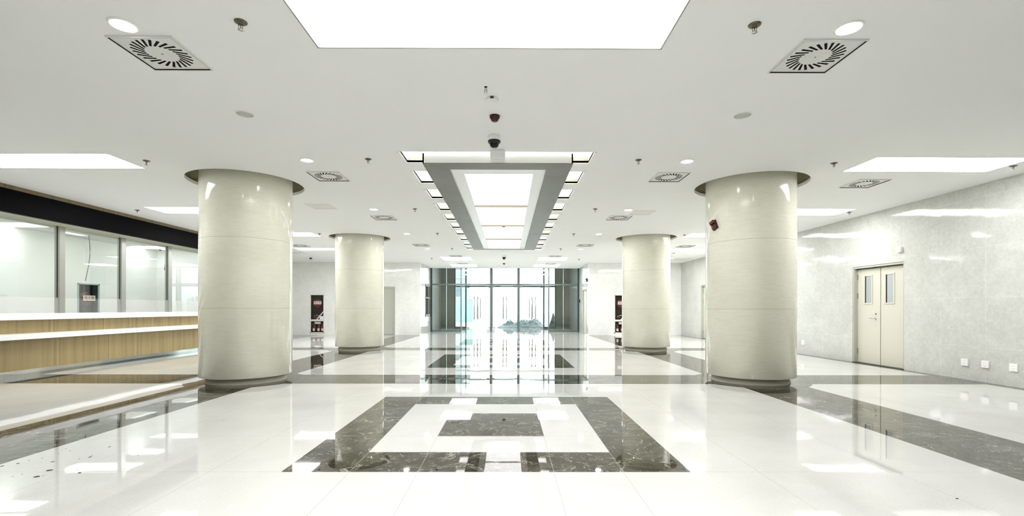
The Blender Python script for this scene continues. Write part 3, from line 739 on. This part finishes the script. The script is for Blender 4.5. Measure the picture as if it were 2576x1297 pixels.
def socket(y, z, label, s=0.062):
    t = thing('wall_socket', label, 'socket', (WR, y, z), group='white sockets on the right wall')
    bx('back_box', t, -0.008, 0.0, -s-0.002, s+0.002, -s-0.002, s+0.002, 'white', 0.002)
    b = MB().box(-0.020, -0.008, -s, s, -s, s, 'white')
    for dy in (-0.014, 0.014): b.box(-0.0208, -0.0198, dy-0.003, dy+0.003, 0.018, 0.034, 'speaker')
    for dy, dz in ((-0.016, -0.02), (0.016, -0.02), (0, -0.035)): b.box(-0.0208, -0.0198, dy-0.003, dy+0.003, dz-0.007, dz+0.007, 'speaker')
    b.build('face_plate', t)
for y, z, lb in ((8.63, 0.315, 'white wall socket low on the right wall, first right of the double door'), (8.255, 0.322, 'white wall socket low on the right wall, middle of the three'),
                 (7.79, 0.322, 'white wall socket low on the right wall, nearest the picture edge'), (13.385, 0.337, 'small white wall socket low down beside the near right column')):
    socket(y, z, lb)
t = thing('emergency_light', 'white square box on the right wall above the double door', 'wall box', (WR, 10.06, 2.586))
bx('housing', t, -0.06, 0.0, -0.062, 0.062, -0.056, 0.056, 'white', 0.008); bx('front_plate', t, -0.066, -0.06, -0.045, 0.045, -0.04, 0.04, 'vent', 0.003)
t = thing('card_reader', 'small black box on the wall beside the glass entrance', 'card reader', (3.942, 25.75, 1.72))
bx('housing', t, -0.05, 0.0, -0.14, 0.05, -0.085, 0.085, 'blackp', 0.008); bx('screen', t, -0.053, -0.05, -0.12, 0.03, -0.03, 0.06, 'dome')

# ------------------------------------------------------------------ doors
def vision(parent, x, y0, y1, z0, z1):
    f = MB(); w_ = 0.03
    for q in ((y0-w_, y1+w_, z0-w_, z0), (y0-w_, y1+w_, z1, z1+w_), (y0-w_, y0, z0, z1), (y1, y1+w_, z0, z1)): f.box(x-0.012, x+0.001, *q, 'door')
    o = f.build('vision_frame', parent, bevel=0.002)
    p = bx('vision_glass', parent, x-0.002, x+0.004, y0, y1, z0, z1, 'vision')
    bx('glass_shadow_bead', parent, x-0.004, x-0.002, y1-0.03, y1, z0, z1, 'blackp')
def leaf(door, x, y0, y1, z1, win, hinge_at, handle_y=None, mt='door'):
    o = bx('door_leaf', door, x, x+0.045, y0, y1, 0.012, z1, mt, 0.002)
    vision(o, x, *win)
    if handle_y:
        h = MB().lathe([(0.026, 0.0), (0.026, -0.008), (0.012, -0.012), (0.010, -0.045)], 'chrome', 20, (x, handle_y, 1.085), axis='x')
        h.tube([(x-0.045, handle_y, 1.085), (x-0.048, handle_y+0.03, 1.085), (x-0.045, handle_y+0.14, 1.087)], [0.010, 0.009, 0.006], 'chrome', 8)
        h.build('lever_handle', o)
        MB().lathe([(0.017, 0.0), (0.017, -0.010), (0.006, -0.012)], 'bronze', 16, (x, handle_y, 1.19), axis='x').build('keyhole', o)
    for z in (0.28, 1.62, 2.08):
        MB().lathe([(0.010, -0.065), (0.010, 0.065)], 'steel', 12, (x-0.008, hinge_at, z)).box(x-0.004, x, hinge_at-0.02, hinge_at+0.02, z-0.06, z+0.06, 'steel').build('hinge', o)
    return o
d1 = thing('door_1', 'cream double door with two narrow vision panels in the right wall', 'door', (0, 0, 0), kind='structure')
X = WR+0.10
b = MB()
for q in ((9.972, 10.005, 0, 2.328), (11.435, 11.468, 0, 2.328), (10.005, 11.435, 2.285, 2.328)): b.box(WR+0.012, X+0.08, *q, 'doorg')
b.box(X-0.02, X+0.06, 10.005, 11.435, 2.262, 2.285, 'steel_dk')
b.build('door_frame', d1)
leaf(d1, X, 10.012, 10.715, 2.262, (10.36, 10.57, 1.45, 2.09), 10.012)
leaf(d1, X, 10.735, 11.43, 2.262, (10.99, 11.19, 1.45, 2.09), 11.43, 10.86)
bx('threshold', d1, WR-0.02, X+0.1, 9.98, 11.46, 0.0, 0.012, 'steel_dk')
bx('back_panel', d1, X+0.08, X+0.11, 9.975, 11.465, 0, 2.325, 'blackp')
d2 = thing('door_2', 'cream door deep in the right wall behind the near column', 'door', (0, 0, 0), kind='structure')
b = MB()
for q in ((19.602, 19.64, 0, 2.348), (20.51, 20.548, 0, 2.348), (19.64, 20.51, 2.30, 2.348)): b.box(WR+0.01, WR+0.18, *q, 'doorg')
b.build('door_frame', d2)
leaf(d2, WR+0.10, 19.645, 20.505, 2.295, (19.9, 20.1, 1.45, 2.05), 20.50, 19.72)
d3 = thing('door_3', 'grey-green plain door in the end wall beside the back left column', 'door', (0, 0, 0), kind='structure')
b = MB()
for q in ((-6.55, -6.49, 0, 2.378), (-5.635, -5.575, 0, 2.378), (-6.49, -5.635, 2.31, 2.378)): b.box(q[0], q[1], FAR-0.015, FAR+0.16, q[2], q[3], 'doorg')
b.build('door_frame', d3)
bx('door_leaf', d3, -6.485, -5.64, FAR+0.03, FAR+0.075, 0.01, 2.305, 'doorg')
d4 = thing('door_4', 'narrow cream door in the return wall right of the entrance', 'door', (0, 0, 0), kind='structure')
b = MB()
for q in ((23.45, 23.49, 0.02, 2.31), (24.66, 24.70, 0.02, 2.31), (23.49, 24.66, 2.27, 2.31)): b.box(3.93, 4.05, *q, 'doorg')
b.build('door_frame', d4)
o = bx('door_leaf', d4, 3.985, 4.03, 23.495, 24.655, 0.03, 2.265, 'door'); bx('vision_glass', o, 3.981, 3.985, 23.64, 23.78, 1.46, 2.03, 'vision')
bx('closer', o, 3.93, 3.985, 23.6, 23.9, 2.20, 2.255, 'steel')
for z in (0.25, 1.2, 2.0): bx('hinge', o, 3.975, 3.985, 24.63, 24.66, z-0.06, z+0.06, 'steel')
w2 = thing('window_2', 'dark-framed sash window in the return wall left of the entrance', 'window', (0, 0, 0), kind='structure')
y0, y1, z0, z1 = WIN_L; b = MB()
for q in ((y0, y1, z0, z0+0.12), (y0, y1, z1-0.09, z1), (y0, y0+0.10, z0, z1), (y1-0.10, y1, z0, z1), (y0, y1, 1.83, 1.90), (y0+0.9, y0+0.98, z0, z1)): b.box(-4.42, -4.335, *q, 'stone')
b.build('window_frame', w2)
bx('pane', w2, -4.47, -4.455, y0, y1, z0, z1, 'dome')

# ------------------------------------------------------------------ hydrant cabinets
def extinguisher(loc, label):
    t = thing('fire_extinguisher', label, 'fire extinguisher', loc, group='fire extinguishers in the hydrant cabinets')
    MB().lathe([(0.0, 0.0), (0.062, 0.0), (0.066, 0.01), (0.066, 0.30), (0.055, 0.345), (0.025, 0.37), (0.02, 0.40)], 'redp', 24, caps=False).build('cylinder', t)
    MB().box(-0.05, 0.05, -0.0675, -0.055, 0.12, 0.24, 'sign').build('label_band', t)
    MB().box(-0.012, 0.012, -0.05, 0.02, 0.40, 0.425, 'chrome').tube([(0, -0.01, 0.42), (-0.05, -0.06, 0.46)], 0.009, 'chrome', 6).tube([(0, 0.0, 0.41), (0.05, -0.05, 0.37)], 0.007, 'chrome', 6).build('valve_handle', t)
    return t
def cabinet(name_label, loc, rz, wd, ht, frame_mt='alu', inner='cabin', group='fire hydrant cabinets', split=0.335, ext=True, ext_labels=()):
    """local frame: X along the wall, front face at y=0 looking to -y, body into +y"""
    t = thing('hydrant_cabinet', name_label, 'hydrant cabinet', loc, rz, group)
    D = 0.20; f = 0.045; zs = ht*split
    b = MB()
    b.add([(0, D, 0), (wd, D, 0), (wd, D, ht), (0, D, ht)], [(0, 1, 2, 3)], inner)
    for q in (((0, 0), (0, D)), ((wd, 0), (wd, D))): b.add([(q[0][0], q[0][1], 0), (q[1][0], q[1][1], 0), (q[1][0], q[1][1], ht), (q[0][0], q[0][1], ht)], [(0, 1, 2, 3)], inner)
    for z in (0, zs, ht): b.add([(0, 0, z), (wd, 0, z), (wd, D, z), (0, D, z)], [(0, 1, 2, 3)], inner)
    b.build('inner_box', t)
    b = MB()
    for q in ((0, wd, 0, f*1.2), (0, wd, ht-f*0.8, ht), (0, f, 0, ht), (wd-f, wd, 0, ht), (f, wd-f, zs-0.045, zs+0.045)): b.box(q[0], q[1], -0.014, 0.012, q[2], q[3], frame_mt)
    b.build('door_frame', t, bevel=0.003)
    bx('glass_pane', t, f, wd-f, 0.0, 0.004, f, ht-f, 'glass_cab')
    zc = zs + (ht-zs)*0.66
    b = MB().lathe([(0.0, 0.03), (0.19, 0.03), (0.20, 0.045), (0.20, 0.10), (0.19, 0.115), (0.0, 0.115)], 'redp', 40, (wd*0.46, 0.02, zc), axis='y', caps=False)
    for r in (0.05, 0.09, 0.13, 0.165): b.lathe([(r, 0.024), (r, 0.034), (r+0.012, 0.034), (r+0.012, 0.024)], 'cabin', 32, (wd*0.46, 0.02, zc), axis='y', caps=False)
    b.build('hose_reel', t)['label'] = 'dark red round hose reel'
    MB().tube([(wd*0.2, 0.10, zs+0.12), (wd*0.3, 0.08, zs+0.22), (wd*0.5, 0.07, zs+0.25), (wd*0.7, 0.08, zs+0.20)], 0.022, 'chrome', 8).tube([(wd*0.25, 0.1, zs+0.09), (wd*0.45, 0.08, zs+0.16)], 0.03, 'redp', 8).build('valve_pipe', t)
    # white diagonal label across the lower right corner of the upper window
    b = MB(); xa, xb, za, zb_ = wd*0.50, wd-f, zs+0.045, zs+0.045+(wd-f-wd*0.50)*1.12
    b.add([(xa-0.05, -0.003, za), (xa+0.03, -0.003, za), (xb, -0.003, zb_), (xb, -0.003, zb_+0.075)], [(0, 1, 2, 3)], 'sign')
    b.build('diagonal_stripe', t)
    bx('instruction_sheet', t, xa+0.12, xb, 0.006, 0.010, za, za+0.16, 'white')
    def sign(xc, zc2, w2_, h2, body, nm):
        o = MB().box(xc-w2_/2, xc+w2_/2, -0.004, -0.001, zc2-h2/2, zc2+h2/2, 'sign').build(nm, t)
        o['label'] = 'pale plate lettered ' + body
        text_mesh('sign_lettering', body, h2*0.78, 'ink', o, (xc, -0.0045, zc2-h2*0.02), (PI/2, 0, 0), 0.0004)
    sign(wd*0.53, zs+(ht-zs)*0.68, 0.37, 0.145, '\u6d88\u706b\u6813', 'upper_sign')
    if ext: sign(wd*0.53, zs*0.80, 0.29, 0.105, '\u706d\u706b\u5668', 'lower_sign')
    return t
xl0, xl1, zl0, zl1 = CAB_L
cabinet('glass-fronted red hydrant cabinet in the end wall left of the back column', (xl0, FAR, zl0), 0, xl1-xl0, zl1-zl0)
xr0, xr1, zr0, zr1 = CAB_R
cabinet('red hydrant cabinet in the end wall, half hidden by the back right column', (xr0, FAR, zr0), 0, xr1-xr0, zr1-zr0)
for nm, x0, z0_, side in (('left', xl0, zl0, 'L'), ('right', xr0, zr0, 'R')):
    for k, dx in enumerate((0.17, 0.40, 0.585)):
        if side == 'R' and k == 2: continue
        pos = ('leftmost', 'middle', 'rightmost')[k] if side == 'L' else ('left', 'right')[k]
        extinguisher((x0+dx, FAR+0.10, z0_+0.002), 'small red extinguisher, %s one at the bottom of the %s hydrant cabinet' % (pos, nm))
ya, yb, za, zb = CAB_OFF
# office cabinet: faces +X, so its local X runs along +Y
cabinet('hydrant cabinet with pale green frame on the office wall behind the glass', (WL, ya, za), PI/2, yb-ya, zb-za, 'alu_green', 'cabin_grey', ext=False)
for k, (y, z, lb) in enumerate([(12.18, 3.2, 'thin grey cable hanging from the office ceiling above the hydrant cabinet'), (14.82, 3.2, 'tangled grey cable hanging behind the third steel mullion')]):
    if k == 0:
        b = MB().tube([*[(-10.95, y+0.06*math.sin(k*0.32)-0.05*k/12, 3.2-1.2*k/12) for k in range(13)]], 0.009, 'cable', 6)
    else:
        b = MB().tube([(-10.9, y, 3.2), (-10.9, y+0.02, 2.85), (-10.9, y-0.02, 2.6), (-10.9, y-0.03, 2.5)], 0.012, 'cable', 6)
        for s in range(4):
            b.tube([(-10.9, y-0.03, 2.52), (-10.9, y+0.05+0.05*s, 2.46-0.03*s), (-10.88, y+0.18-0.03*s, 2.36), (-10.9, y+0.2+0.06*s, 2.30-0.04*s)], 0.005, 'cable', 6)
    tag(b.build('hanging_cable'), lb, 'cable', 'cables in the office')

# ------------------------------------------------------------------ entrance screens
FY = 26.0; BY = 30.4; TOP = H
def patch(parent, x, y, z, w_=0.16):
    bx('patch_fitting', parent, x-w_/2, x+w_/2, y-0.012, y+0.012, z, z+0.055, 'steel', 0.003)
def pull(parent, x, y, z0, z1):
    b = MB()
    for s in (-1, 1): b.tube([(x, y+s*0.06, z0), (x, y+s*0.06, z1)], 0.022, 'steel', 10)
    for z in (z0+0.25, z1-0.25): b.tube([(x, y-0.06, z), (x, y+0.06, z)], 0.012, 'chrome', 8)
    b.build('pull_handle', parent)
def glass_door(idx, x0, x1, y, ztop, label, hz):
    d = thing('door_%d' % idx, label, 'glass door', ((x0+x1)/2, y, 0), kind='structure')
    mid = (x0+x1)/2
    for s in (-1, 1):
        a, b_ = (x0+0.05-mid, -0.004) if s < 0 else (0.004, x1-0.05-mid)
        l = bx('glass_leaf', d, a, b_, -0.006, 0.006, 0.02, ztop, 'glass')
        patch(l, (a if s < 0 else b_)-s*0.09, 0, 0.02); patch(l, (a if s < 0 else b_)-s*0.09, 0, ztop-0.055, 0.14)
        pull(l, s*hz, 0, 0.69, 1.96)
    return d
sc1 = thing('window_3', 'inner glazed entrance screen with grey-green steel posts', 'window', (0, FY, 0), kind='structure')
PX = [-4.30, -2.645, -0.99, 0.572, 2.238, 3.90]
for i, x in enumerate(PX):
    w_ = 0.035 if i in (1, 4) else 0.05
    bx('post', sc1, x-w_, x+w_, -0.05, 0.05, 0, TOP, 'teal' if i in (0, 5) else 'tealm')
bx('transom', sc1, -4.25, 3.85, -0.035, 0.035, 2.60, 2.68, 'tealm')
for x0, x1, xm in ((-4.25, -2.68, -3.47), (2.273, 3.85, 3.06)):
    bx('bottom_rail', sc1, x0, x1, -0.03, 0.03, 0, 0.11, 'tealm')
    for a, b_ in ((x0, xm-0.01), (xm+0.01, x1)):
        bx('glass_pane', sc1, a, b_, -0.006, 0.006, 0.11, 2.60, 'glass'); bx('glass_pane', sc1, a, b_, -0.006, 0.006, 2.68, TOP, 'glass')
    bx('glass_fin', sc1, xm-0.009, xm+0.009, -0.02, 0.10, 0.11, TOP, 'alu_green')
for k in (1, 2, 3):
    bx('glass_pane', sc1, PX[k]+0.05, PX[k+1]-0.05, -0.006, 0.006, 2.68, TOP, 'glass')
names = ['left', 'middle', 'right']
for k in range(3):
    glass_door(5+k, PX[k+1], PX[k+2], FY, 2.60, '%s frameless glass double door of the inner entrance screen' % names[k], 0.10)
sc2 = thing('window_4', 'outer glazed entrance screen with dark steel posts', 'window', (0, BY, 0), kind='structure')
QX = [-3.50, -2.78, -1.09, 0.617, 2.30, 3.06]; T2 = 4.2
for i, x in enumerate(QX): bx('post', sc2, x-0.045, x+0.045, -0.05, 0.05, 0, T2, 'teal')
bx('transom', sc2, -3.46, 3.02, -0.03, 0.03, 2.70, 2.80, 'teal')
for x0, x1 in ((-3.455, -2.825), (2.345, 3.015)):
    bx('bottom_rail', sc2, x0, x1, -0.03, 0.03, 0, 0.12, 'teal'); bx('glass_pane', sc2, x0, x1, -0.006, 0.006, 0.12, 2.70, 'glass')
for k in range(5): bx('glass_pane', sc2, QX[k]+0.045, QX[k+1]-0.045, -0.006, 0.006, 2.80, T2, 'glass')
for k in range(3):
    glass_door(8+k, QX[k+1], QX[k+2], BY, 2.70, '%s frameless glass double door of the outer entrance screen' % names[k], 0.10)
# vestibule shell
def struct_box(name, *a, label=None, cat='wall'): return tag(MB().box(*a).build(name), label, cat, kind='structure')
struct_box('wall_vestibule_left', -4.62, -4.35, 26.05, 30.35, 0, 4.2, 'stone', label='dark granite side wall of the vestibule, left')
struct_box('wall_vestibule_right', 3.942, 4.2, 26.05, 30.35, 0, 4.2, 'stone', label='dark granite side wall of the vestibule, right')
struct_box('wall_pier_left', -4.62, -3.55, 30.35, 30.75, 0, 4.2, 'stone', label='dark granite pier left of the outer screen')
struct_box('wall_pier_right', 3.11, 4.2, 30.35, 30.75, 0, 4.2, 'stone', label='dark granite pier right of the outer screen')
tag(MB().box(-4.62, 4.2, 26.06, 30.75, 4.2, 4.35, 'white_wall').build('ceiling'), 'white ceiling of the entrance vestibule', 'ceiling', kind='structure')
tag(MB().box(-4.35, 3.942, 26.0, 26.1, H, 4.2, 'white_wall').build('wall_header'), 'white header over the inner entrance screen', 'wall', kind='structure')

# ------------------------------------------------------------------ outdoors
gd = MB().box(-60, 60, 30.75, 120, -0.2, -0.02, 'conc').build('ground'); tag(gd, 'pale concrete forecourt outside the glass doors', 'ground', kind='structure')
hb = thing('site_hoarding', 'pale aqua hoarding standing outside behind the left glass doors', 'hoarding', (-6.5, 45.0, -0.02))
bx('panel', hb, -3.0, 3.05, 0, 0.05, 0.03, 2.2, 'hoard')
b = MB()
for k in range(7): b.box(-3.0+k*1.0, -2.95+k*1.0, -0.03, 0.0, 0.0, 2.22, 'alu_green')
b.box(-3.0, 3.05, -0.02, 0.07, 2.2, 2.26, 'alu_green'); b.build('frame', hb)
hs = thing('building', 'pale building with windows outside beyond the aqua hoarding', 'building', (-14.0, 58.0, -0.02))
bx('wall', hs, -10, 8.6, 0, 8, 0, 9.5, 'farwall')
for x in (3.7, 4.9, 6.1, 7.3):
    for z in (2.7, 6.0):
        f = bx('window', hs, x, x+0.85, -0.06, 0.0, z, z+1.5, 'alu'); bx('pane', f, x+0.08, x+0.77, -0.08, -0.06, z+0.08, z+1.42, 'farglass')
for z in (5.1, 8.4): bx('ledge', hs, -10, 8.65, -0.15, 0, z, z+0.12, 'alu')

def heap(name, x0, x1, y0, y1, hfun, mt, seed, res=(70, 34)):
    vs = []; fs = []; nx, ny = res
    for j in range(ny):
        for i in range(nx):
            u, v = i/(nx-1), j/(ny-1); x = x0+(x1-x0)*u; y = y0+(y1-y0)*v
            e = max(0.0, min(u, 1-u, v, 1-v))*4; e = min(1.0, e)**0.7
            p = Vector((x*1.4+seed, y*1.4, seed*0.3))
            cr = abs(noise.noise(p*1.3))*0.65 + abs(noise.noise(p*3.1))*0.55 + abs(noise.noise(p*6.5))*0.15
            h = (hfun(x, y)*(0.62+cr*0.9) + cr*0.26)*e
            dx = noise.noise(p*0.9+Vector((9, 0, 0)))*0.25
            vs.append((x+dx, y+noise.noise(p*1.1+Vector((0, 7, 0)))*0.2, max(0.0, h)-0.015))
    for j in range(ny-1):
        for i in range(nx-1): a = j*nx+i; fs.append((a, a+1, a+nx+1, a+nx))
    o = MB().add(vs, fs, mt).build(name)
    s = o.modifiers.new('thick', 'SOLIDIFY'); s.thickness = 0.015; s.offset = 1
    return o
g = lambda x, c, w_: math.exp(-((x-c)/w_)**2)
o = heap('tarpaulin', -0.75, 2.50, 31.4, 33.2, lambda x, y: 0.16+0.30*g(x, -0.02, 0.28)*g(y, 32.3, 0.4)+0.20*g(x, 1.2, 0.6)+0.62*g(x, 2.1, 0.45)*g(y, 32.6, 0.6), 'tarp', 3.1, (110, 50))
tag(o, 'crumpled blue-grey tarpaulin heaped outside the glass doors', 'tarpaulin')
o = heap('sacking', 2.80, 3.70, 31.4, 32.8, lambda x, y: 0.18+0.42*g(x, 3.05, 0.45)*g(y, 32.1, 0.5), 'sack', 5.5, (40, 34))
tag(o, 'dark grey sacking heap beside the right granite pier', 'sacking')

# ------------------------------------------------------------------ grit on the floor
DEB = [(-3.733, 4.374), (-4.09, 4.32), (-4.021, 4.176), (-3.983, 4.248), (-4.033, 4.043), (-4.083, 3.983), (-3.85, 3.947), (-4.096, 3.903), (-4.156, 3.839), (-3.691, 4.021),
       (-3.676, 4.124), (-3.645, 4.076), (-3.669, 3.74), (-3.462, 3.752), (-3.378, 3.683), (-3.628, 3.601), (-3.60, 3.619), (-3.8, 3.654), (-3.822, 3.607), (-3.309, 5.419), (-3.27, 4.121),
       (3.083, 3.186), (-0.7, 5.332), (-0.448, 5.271)]
big = {7: 1.4, 12: 2.4, 14: 2.0, 15: 2.4, 8: 1.6, 11: 1.6, 0: 1.4, 6: 1.5, 21: 1.4}
for k, (x, y) in enumerate(DEB):
    s = big.get(k, 0.75)*0.0055; vs = []; n = 7
    for i in range(n):
        a = 2*PI*i/n; r = s*random.uniform(0.6, 1.3); vs.append((r*1.7*math.cos(a), r*0.9*math.sin(a), 0.0)); vs.append((r*1.1*math.cos(a), r*0.5*math.sin(a), s*0.35))
    fs = [(2*i, (2*i+2) % (2*n), (2*i+3) % (2*n), 2*i+1) for i in range(n)] + [tuple(2*i+1 for i in range(n)), tuple(2*i for i in range(n))]
    o = MB().add(vs, fs, 'debris').build('grit_chip', loc=(x, y, 0.0)); o.rotation_euler = (0, 0, random.uniform(0.2, 0.9))
    if k < 21: tag(o, 'small dark grit chip on the cream floor beside the left dark band', 'grit', 'grit chips by the left band')
    elif k == 21: tag(o, 'single dark speck on a floor joint at lower right', 'grit')
    else: tag(o, 'tiny dark speck on the nearest small dark floor square', 'grit', 'specks on the centre square')
